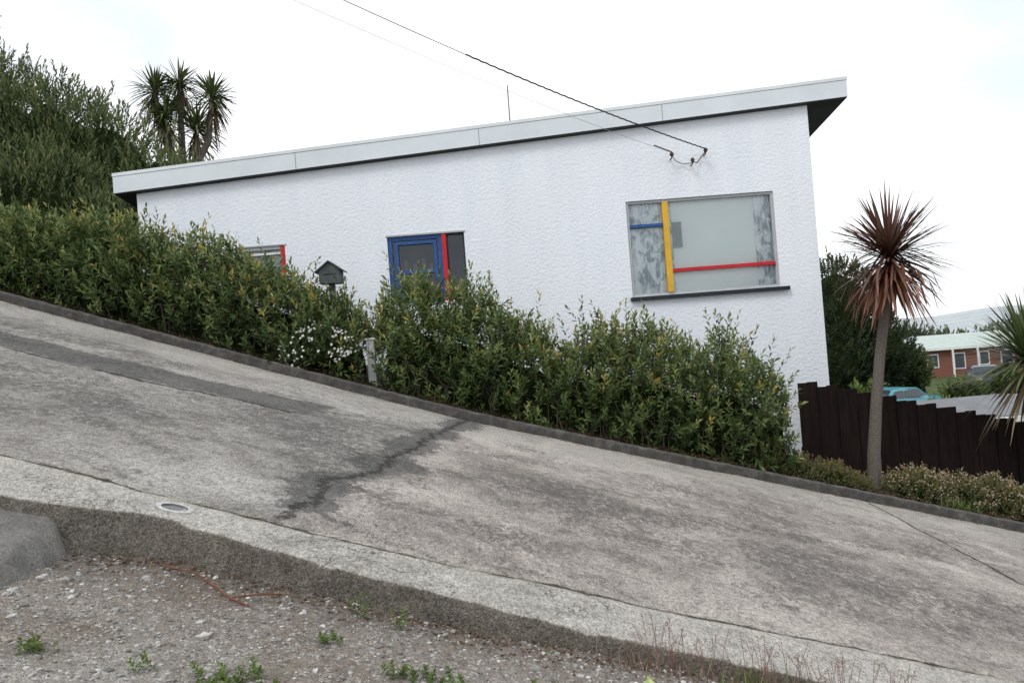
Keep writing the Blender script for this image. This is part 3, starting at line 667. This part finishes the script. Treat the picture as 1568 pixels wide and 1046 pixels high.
mass('broadleaf_tree', [(16.4, 42, .6, 2.3, 2.2, 3.0), (18.3, 42.5, -1.2, 1.9, 2.2, 2.2), (15.6, 41.5, -1.6, 2.4, 2.2, 2.6), (13.6, 42, -1.0, 2.2, 2.2, 2.6)], 3800, op, .2, .08, .45, 10, trunk=([[17.0, 42.3, -4.6], [17.0, 42.3, 0]], [.4, .2]))
mass('broadleaf_tree', [(20.6, 43.5, -2.3, 1.0, 1.0, 1.2)], 500, cp, .2, .08, .35, 9, tone0=.5, trunk=([[20.6, 43.5, -4.6], [20.6, 43.5, -2.5]], [.2, .1]))
mass('garden_shrubs', [(23.6, 44, -3.8, 1.2, .8, .8), (27.4, 46, -3.7, 1.5, .8, .9), (30.5, 46, -3.9, 1.6, .8, .8), (17.6, 34.5, -3.8, 1.1, .8, .6), (14.5, 28, -3.5, .8, .7, .6)], 1500, cp, .14, .06, .28, 9, tone0=.55)
bl = [(36+3.2*i+rng.normal(0, .6), 88+rng.uniform(-4, 5), -3.4+rng.uniform(-.6, .4), 3.0+rng.uniform(0, .8), 2, 2.9+rng.uniform(-.5, .5)) for i in range(14)]
mass('distant_trees', bl, 4200, palette([(0, (.03, .04, .025)), (.5, (.07, .09, .05)), (1, (.15, .17, .09))]), .4, .16, .7, 8)
bl = [(75+9*i+rng.normal(0, 2), 170+rng.uniform(-10, 10), -7.5+rng.uniform(-1, 1), 8, 5, 6) for i in range(12)]
mass('distant_trees', bl, 2500, palette([(0, (.08, .10, .08)), (1, (.18, .21, .16))]), 1.0, .5, 1.6, 7)

th = np.radians(np.linspace(-180, 180, 361)); rr = np.array([500, 800, 1100, 1400, 1700, 2300.])
TH_, RR = np.meshgrid(th, rr, indexing='ij')
hh = 19+5*np.sin(TH_*9)+3*np.sin(TH_*23+1)+2*np.sin(TH_*51)
ZH = -12+(hh+12)*sm(450, 1400, RR)
def hill_f(t):
    p = t.pos(); n = t.noise(p, .012, 8, .7); s_ = t.noise(p, .09, 4, .7)
    c = t.ramp(n, [(.35, (.34, .38, .40)), (.65, (.48, .51, .51))]); return t.mix(t.rng(s_, .6, .66, 0, .5), c, (.68, .68, .68)), None
make_mesh('hills', np.stack([RR*np.sin(TH_), RR*np.cos(TH_), ZH], -1).reshape(-1, 3), grid_faces(*TH_.shape), mat('hazy_hills', rough=1, fn=hill_f, spec=0), smooth=True)

# ------------------------------------------------------------------ fence
M_fence = mat('fence_stain', rough=.85, spec=.12, fn=lambda t: (t.ramp(t.noise(t.scale(t.pos(), (9, 9, 1)), 2, 6, .7), [(.3, (.006, .004, .0035)), (.7, (.02, .013, .011))]), None))
fence = empty('fence'); FG = Geo()
def fbox(G, x0, x1, y0, y1, z0, z1, sl=0, C=(.1, .1, .1), mi=0):
    dz = sl*(x1-x0)
    V = [[x0, y0, z0], [x1, y0, z0+dz], [x1, y1, z0+dz], [x0, y1, z0], [x0, y0, z1], [x1, y0, z1+dz], [x1, y1, z1+dz], [x0, y1, z1]]
    G.add(V, [[0, 3, 2, 1], [4, 5, 6, 7], [0, 1, 5, 4], [1, 2, 6, 5], [2, 3, 7, 6], [3, 0, 4, 7]], C, mi)
x = 4.34; i = 0
while x < 13:
    top = -.755-.262*(((x-4.34)//.30)*.30)+rng.normal(0, .008)
    wdt_ = .15; yo = 12.8+(.02 if i % 2 else 0)
    fbox(FG, x, x+wdt_+(.01 if i % 2 else -.002), yo, yo+.018, float(T(x, 12.8))-.1, top); x += wdt_; i += 1
for zo in (.3, 1.0):
    fbox(FG, 4.35, 13, 12.845, 12.9, -.80-zo-.05, -.80-zo+.05, -.262)
for k in range(5):
    xx = 4.4+k*2.1; fbox(FG, xx, xx+.1, 12.9, 13.0, float(T(xx, 12.9))-.2, -.87-.262*(xx-4.38))
FG.build('fence_boards', M_fence, parent=fence)

gpst = empty('gate_post')
box('post', -2.04, -1.93, 11.62, 11.73, -.45, .36, M_white, gpst, .008); box('post_cap', -2.06, -1.91, 11.60, 11.75, .36, .39, M_white, gpst, .006)

lb = empty('letterbox'); M_lb = weathered('letterbox_paint', (.07, .085, .09), .6, .3, 8)
lx, ly, lz = -2.53, 11.95, 1.22
box('post', lx-.04, lx+.04, ly-.02, ly+.06, -.4, lz, M_lb, lb)
V = [[lx-.15, ly-.12, lz], [lx+.15, ly-.12, lz], [lx+.15, ly+.15, lz], [lx-.15, ly+.15, lz], [lx-.15, ly-.12, lz+.19], [lx+.15, ly-.12, lz+.19], [lx+.15, ly+.15, lz+.19], [lx-.15, ly+.15, lz+.19], [lx, ly-.12, lz+.30], [lx, ly+.15, lz+.30]]
make_mesh('box', V, [np.array([[0, 3, 2, 1], [0, 1, 5, 4], [1, 2, 6, 5], [2, 3, 7, 6], [3, 0, 4, 7]]), np.array([[4, 5, 8], [6, 7, 9]])], M_lb, parent=lb)
for s_ in (-1, 1):
    V = [[lx, ly-.16, lz+.325], [lx+s_*.2, ly-.16, lz+.175], [lx+s_*.2, ly+.18, lz+.175], [lx, ly+.18, lz+.325]]; V += [[a, b, c-.02] for a, b, c in V]
    make_mesh('roof_panel', V, np.array([[0, 1, 2, 3], [4, 7, 6, 5], [0, 4, 5, 1], [1, 5, 6, 2], [2, 6, 7, 3], [3, 7, 4, 0]]), weathered('lb_roof', (.035, .04, .045), .6), parent=lb)
box('slot', lx-.09, lx+.09, ly-.125, ly-.121, lz+.12, lz+.14, M_dark, lb)

# ------------------------------------------------------------------ background houses
def gable(name, cx, cy, w, d, h, rh, rot, mw, mr, windows=(), eave=.35, zb=None):
    e = empty(name); z = float(T(cx, cy))-.3 if zb is None else zb
    W, Dp = w/2, d/2
    V = [[-W, -Dp, -1], [W, -Dp, -1], [W, Dp, -1], [-W, Dp, -1], [-W, -Dp, h], [W, -Dp, h], [W, Dp, h], [-W, Dp, h], [-W, 0, h+rh], [W, 0, h+rh]]
    o = make_mesh('walls', V, [np.array([[0, 1, 5, 4], [1, 2, 6, 5], [2, 3, 7, 6], [3, 0, 4, 7]]), np.array([[5, 6, 9], [7, 4, 8]])], mw, parent=e)
    k = rh/Dp
    for s_ in (-1, 1):
        V = [[-W-eave, 0, h+rh+.05], [W+eave, 0, h+rh+.05], [W+eave, s_*(Dp+eave), h-k*eave+.05], [-W-eave, s_*(Dp+eave), h-k*eave+.05]]; V += [[a, b, c+.1] for a, b, c in V]
        make_mesh('roof', V, np.array([[0, 1, 2, 3], [7, 6, 5, 4], [0, 4, 5, 1], [1, 5, 6, 2], [2, 6, 7, 3], [3, 7, 4, 0]]), mr, parent=e)
    box('gutter', -W-eave, W+eave, -Dp-eave-.1, -Dp-eave, h-k*eave-.02, h-k*eave+.11, M_white, e)
    for q, (x0, x1, z0, z1) in enumerate(windows):
        box('window_frame_%d' % q, x0-.09, x1+.09, -Dp-.05, -Dp+.02, z0-.09, z1+.09, M_white, e); box('window_pane_%d' % q, x0, x1, -Dp-.07, -Dp-.052, z0, z1, mat('dark_pane', (.05, .06, .07), .3, spec=.3), e)
    e.location = (cx, cy, z); e.rotation_euler = (0, 0, rot); return e
def brick_f(t):
    b = t.new('ShaderNodeTexBrick'); t.put(b.inputs['Vector'], t.new('ShaderNodeTexCoord').outputs['Object'])
    b.inputs['Scale'].default_value = 4; b.inputs['Color1'].default_value = (.26, .045, .03, 1); b.inputs['Color2'].default_value = (.19, .03, .025, 1); b.inputs['Mortar'].default_value = (.2, .09, .07, 1)
    return b.outputs[0], None
M_brick = mat('red_brick', rough=.9, fn=brick_f, spec=.1); M_groof = weathered('pale_green_roof', (.44, .50, .47), .8, .12, spec=.1)
rh_ = gable('red_house', 36.0, 68, 7.6, 6, 2.3, .9, -.1, M_brick, M_groof, [(-3.2, -2.5, .9, 1.8), (-1.2, -.5, .7, 1.8), (.7, 1.3, .9, 1.8), (2.3, 3.1, .9, 1.8)], zb=-4.3)
box('porch_post', -1.7, -1.58, -3.9, -3.78, -.6, 2.2, M_white, rh_); box('porch_post_right', .15, .27, -3.9, -3.78, -.6, 2.2, M_white, rh_)
gable('garage', 12.0, 22.6, 2.3, 3.2, 1.45, .3, .15, weathered('pale_wall', (.4, .39, .37)), weathered('grey_roof', (.2, .205, .215), .8, .2, spec=.1), [(-.7, .1, .4, 1.1)], zb=-3.95, eave=.3)
gable('neighbouring_house', 17.7, 26.5, 6.2, 5, 1.25, .8, .1, weathered('cream_wall', (.5, .47, .42)), weathered('tile_roof', (.27, .205, .18), .85, .25, spec=.1), [(-1.8, -.8, .3, 1.0)], zb=-4.6)

# ------------------------------------------------------------------ cars
def car(name, loc, rot, colr):
    e = empty(name); mb = weathered(name+'_paint', colr, .25, .06, 2, spec=.6); mg = mat(name+'_glass', (.03, .04, .05), .08, spec=.7); mt = mat(name+'_tyre', (.02, .02, .02), .8)
    pr = [(-2.1, .3), (-2.12, .6), (-2.0, .85), (-1.2, .93), (-.95, .95), (-.45, 1.36), (.2, 1.42), (.95, 1.38), (1.55, 1.0), (2.05, .93), (2.15, .6), (2.1, .3)]
    bm = bmesh.new(); L_ = []
    for s_, ins in ((-1, 0), (1, 0)):
        L_.append([bm.verts.new((x, s_*(.84 if z < 1 else .64), z)) for x, z in pr])
    n = len(pr); bm.faces.new(L_[0]); bm.faces.new(L_[1][::-1])
    for i in range(n): bm.faces.new([L_[0][i], L_[1][i], L_[1][(i+1) % n], L_[0][(i+1) % n]])
    bmesh.ops.recalc_face_normals(bm, faces=bm.faces[:]); bmesh.ops.bevel(bm, geom=bm.edges[:], offset=.04, segments=2, affect='EDGES')
    me = bpy.data.meshes.new('body'); bm.to_mesh(me); bm.free(); me.materials.append(mb); o = bpy.data.objects.new('body', me); COL.objects.link(o); o.parent = e
    for s_ in (-1, 1):
        for a, b, c_, d_ in ((-.82, -.40, .05, .0), (.12, .12, .85, 1.2)):
            V = [[a-.02, s_*.80, 1.0], [b, s_*.69, 1.3], [c_, s_*.69, 1.32], [d_ if d_ else .05, s_*.80, 1.0]]; V = [[v[0], v[1]+s_*.02, v[2]] for v in V]
            make_mesh('side_window', V, np.array([[0, 1, 2, 3]]), mg, parent=e)
        for wx_ in (-1.35, 1.3):
            WGm = Geo(); tube(WGm, [[wx_, s_*.62, .31], [wx_, s_*.86, .31]], .31, (.02, .02, .02), 20); tube(WGm, [[wx_, s_*.6, .31], [wx_, s_*.865, .31]], .18, (.4, .4, .4), 14)
            tube(WGm, [[wx_, s_*.85, .31], [wx_, s_*.851, .31]], [.31, .001], (.02, .02, .02), 20); tube(WGm, [[wx_, s_*.866, .31], [wx_, s_*.87, .31]], [.18, .001], (.45, .45, .45), 14)
            WGm.build('wheel', M_bark, parent=e)
    make_mesh('windscreen', [[-.92, -.70, .99], [-.92, .70, .99], [-.50, .58, 1.345], [-.50, -.58, 1.345]], np.array([[0, 1, 2, 3]]), mg, parent=e).location = (-.02, 0, .025)
    make_mesh('rear_window', [[1.5, -.70, 1.05], [1.5, .70, 1.05], [1.03, .58, 1.355], [1.03, -.58, 1.355]], np.array([[0, 1, 2, 3]]), mg, parent=e).location = (.03, 0, .02)
    for s_ in (-1, 1):
        box('headlight', -2.15, -2.08, s_*.6-.14, s_*.6+.14, .62, .76, mat('lamp_lens', (.6, .6, .6), .1), e); box('tail_light', 2.08, 2.17, s_*.62-.12, s_*.62+.12, .65, .82, M_red, e)
    e.location = loc; e.rotation_euler = (0, 0, rot)
car('parked_car', (16.6, 37, float(T(16.6, 37))+.0), .35, (.10, .32, .38))
car('parked_car', (28.2, 50, float(T(28, 50))+.1), 1.2, (.05, .055, .07))

# ------------------------------------------------------------------ gravel stones, weeds, twigs
SG = Geo(); V0, F0 = ICO1
def stones(n, x0, x1, y0, y1, s0, s1, zf, lift=.12):
    x = rng.uniform(x0, x1, n); y = y0+(y1-y0)*rng.random(n); y = np.minimum(y, np.where(y1 > 3.7, 99, edge(x)-.01)); sz = s0*(s1/s0)**(rng.random(n)**2.2)
    sc = sz[:, None]*rng.uniform(.55, 1.2, (n, 3))*np.array([1, 1, .6]); a = rng.uniform(0, 6.28, n)
    V = V0[None]*sc[:, None]*(1+rng.uniform(-.25, .25, (n, len(V0), 1)))
    c, s_ = np.cos(a)[:, None], np.sin(a)[:, None]; vx = V[..., 0]*c-V[..., 1]*s_; vy = V[..., 0]*s_+V[..., 1]*c
    V = np.stack([vx+x[:, None], vy+y[:, None], V[..., 2]+(zf(x, y)+sz*lift)[:, None]], -1)
    F = (F0[None]+(np.arange(n)*len(V0))[:, None, None]).reshape(-1, 3)
    t = rng.random(n); C = palette([(0, (.12, .117, .112)), (.4, (.25, .24, .222)), (.8, (.39, .375, .35)), (1, (.58, .57, .55))])(t)
    SG.add(V.reshape(-1, 3), F, np.repeat(C, len(V0), 0))
stones(16000, -3.0, 2.2, 2.1, 3.75, .003, .010, Gr); stones(3200, -3.0, 2.2, 2.1, 3.75, .008, .019, Gr, 0); stones(80, -3, 1.5, 2.1, 3.7, .018, .032, Gr, -.1)
stones(1800, -3.0, 3, 3.75, 4.3, .002, .005, R)
SG.build('gravel', mat('stone', rough=.9, fn=vc, spec=.2))

WD = Geo(); wp = palette([(0, (.05, .085, .02)), (.6, (.11, .17, .04)), (1, (.2, .26, .07))])
def weed(x, y, h, n, r=.05):
    bx = x+rng.normal(0, r, n); by = y+rng.normal(0, r*.6, n); B = np.stack([bx, by, Gr(bx, by)], -1); D = unit(np.stack([rng.normal(0, .35, n), rng.normal(0, .35, n), np.ones(n)], -1))
    shoots(WD, B, D, rng.uniform(.5, 1.1, n)*h, 12, .022, .012, wp, np.full(n, .55), 0, (80, 30))
weed(-.73, 3.60, .13, 4, .014); weed(-.58, 3.54, .11, 4, .014); weed(-1.12, 2.82, .05, 18, .1); weed(-1.0, 2.88, .05, 8, .06); weed(-.45, 3.14, .045, 13, .07); weed(-.35, 3.1, .04, 8, .05); weed(-1.68, 2.8, .045, 6, .03)
weed(-.8, 3.3, .03, 6, .03); weed(.1, 3.2, .03, 5, .05)
WD.build('weeds', [M_leaf])
TG = Geo(); dp = palette([(0, (.10, .05, .04)), (.5, (.19, .12, .09)), (1, (.32, .25, .18))]); gg = palette([(0, (.06, .1, .02)), (1, (.16, .22, .06))])
for i in range(40):
    x = rng.uniform(.35, 1.7); tuft(TG, x, float(edge(x))-.08+rng.normal(0, .03), 7, rng.uniform(.07, .2), dp, .003, zf=Gr, lean=.35)
for i in range(12):
    x = rng.uniform(.7, 1.3); tuft(TG, x, float(edge(x))-.1, 6, .16, gg, .005, zf=Gr, lean=.4)
for i in range(26):
    x = rng.uniform(-2.0, -1.3); tuft(TG, x, float(edge(x))-.05+rng.normal(0, .02), 4, rng.uniform(.02, .05), dp, .003, zf=Gr, lean=.9)
for i in range(24):
    x = rng.uniform(-1.2, .4); tuft(TG, x, float(edge(x))-.03, 3, rng.uniform(.01, .04), dp, .003, zf=Gr, lean=.8)
for x_, y_ in ((-1.1, 2.84), (-.95, 2.93), (-.45, 3.12), (-1.65, 2.82)):
    for i in range(3): tuft(TG, x_+rng.normal(0, .05), y_+rng.normal(0, .03), 6, .07, gg, .003, zf=Gr, lean=.7)
for i in range(16): tuft(TG, 5.9+rng.normal(0, .14), 11.19, 7, .26, gg, .009, lean=.5)
for i in range(90):
    x = rng.uniform(.45, 1.6); y = float(edge(x))-.08+rng.normal(0, .04); z = float(Gr(x, y)); h = rng.uniform(.1, .24); dx_ = rng.normal(0, .04)
    tube(TG, [[x, y, z], [x+dx_*.4, y, z+h*.6], [x+dx_, y, z+h]], .0012, (.2, .11, .09), 3)
    k = 8; P = np.stack([np.full(k, x+dx_)+rng.normal(0, .008, k), np.full(k, y)+rng.normal(0, .008, k), z+h-rng.uniform(0, .06, k)], -1)
    leaves(TG, P, unit(rng.normal(size=(k, 3))+[0, 0, 1.]), unit(rng.normal(size=(k, 3))), .012, .004, np.tile((.26, .14, .12), (k, 1)))
TG.build('dry_grass', [M_blade])
TW = Geo()
def twig(pts, r=.004, C=(.16, .07, .045)):
    tube(TW, [[x, y, float(Gr(x, y))+h] for x, y, h in pts], r, C, 6)
twig([(-1.62, 3.68, .02), (-1.45, 3.64, .03), (-1.27, 3.52, .012), (-1.18, 3.48, .012)], .0045); twig([(-1.27, 3.52, .012), (-1.17, 3.56, .03), (-1.08, 3.6, .04)], .004)
for i in range(70):
    x = rng.uniform(-2.3, 1.2); y = rng.uniform(2.5, 3.65); a = rng.uniform(0, 3.14); l = rng.uniform(.01, .06)
    twig([(x, y, .006), (x+l*math.cos(a)*.5, y+l*math.sin(a)*.5, .012), (x+l*math.cos(a), y+l*math.sin(a), .006)], .0014, (.2, .14, .09))
n = 900; x = rng.uniform(-2.0, 1.2, n); y = edge(x)-np.abs(rng.normal(0, .09, n))-.01
leaves(TW, np.stack([x, y, Gr(x, y)+.006], -1), unit(np.stack([rng.normal(size=n), rng.normal(size=n), rng.normal(0, .2, n)], -1)), np.tile([0, 0, 1.], (n, 1)), .022, .01, palette([(0, (.05, .025, .018)), (1, (.2, .12, .07))])(rng.random(n)))
leaves(TW, np.array([[.42, 3.36, float(Gr(.42, 3.36))+.015], [.44, 3.38, float(Gr(.44, 3.38))+.015]]), unit(np.array([[1., .1, -.2], [.6, .8, -.1]])), np.array([[0, -.3, 1.], [0, -.3, 1.]]), .07, .035, np.array([[.4, .45, .2], [.3, .36, .14]]))
TW.build('twigs', M_bark)

# ------------------------------------------------------------------ light and sky
sd = Vector((-.45, -.62, .95)).normalized()
world = bpy.data.worlds.new('World'); scene.world = world; world.use_nodes = True
wt = NT(world.node_tree); bg = world.node_tree.nodes['Background']
sky = wt.new('ShaderNodeTexSky', sky_type='NISHITA'); sky.sun_disc = False
sky.sun_elevation = math.asin(sd.z); sky.sun_rotation = math.atan2(sd.x, sd.y)
tc = wt.new('ShaderNodeTexCoord').outputs['Generated']
cn = wt.noise(wt.scale(tc, (1, 1, 2.2)), 2.2, 6, .55, .4)
cloud = wt.ramp(cn, [(.32, (.62, .68, .75)), (.48, (.80, .81, .84)), (.64, (1., .995, .99))])
cloud = wt.mix(1, cloud, (12.6, 12.7, 12.8), 'MULTIPLY')
final = wt.mix(.9, sky.outputs[0], cloud)
wt.put(bg.inputs[0], final); bg.inputs[1].default_value = .12
sun = bpy.data.lights.new('sun', 'SUN'); sun.energy = 1.4; sun.angle = math.radians(20); sun.color = (1, .97, .92)
so = bpy.data.objects.new('sun', sun); COL.objects.link(so); so.rotation_euler = sd.to_track_quat('Z', 'Y').to_euler()

# ------------------------------------------------------------------ camera
cam = bpy.data.cameras.new('camera'); co = bpy.data.objects.new('camera', cam); COL.objects.link(co)
cam.sensor_width = 36; cam.lens = 29.18; cam.clip_end = 6000; cam.clip_start = .05
p = math.atan(21/1271); th = math.radians(4.3)
fw = Vector((0, math.cos(p), math.sin(p))); U = Vector((0, -math.sin(p), math.cos(p))); Rt = Vector((1, 0, 0))
up = U*math.cos(th)+Rt*math.sin(th); ri = Rt*math.cos(th)-U*math.sin(th)
co.matrix_world = Matrix(((ri.x, up.x, -fw.x, 0), (ri.y, up.y, -fw.y, 0), (ri.z, up.z, -fw.z, 0), (0, 0, 0, 1)))
scene.camera = co
scene.view_settings.view_transform = 'Standard'; scene.view_settings.look = 'None'; scene.view_settings.exposure = 0
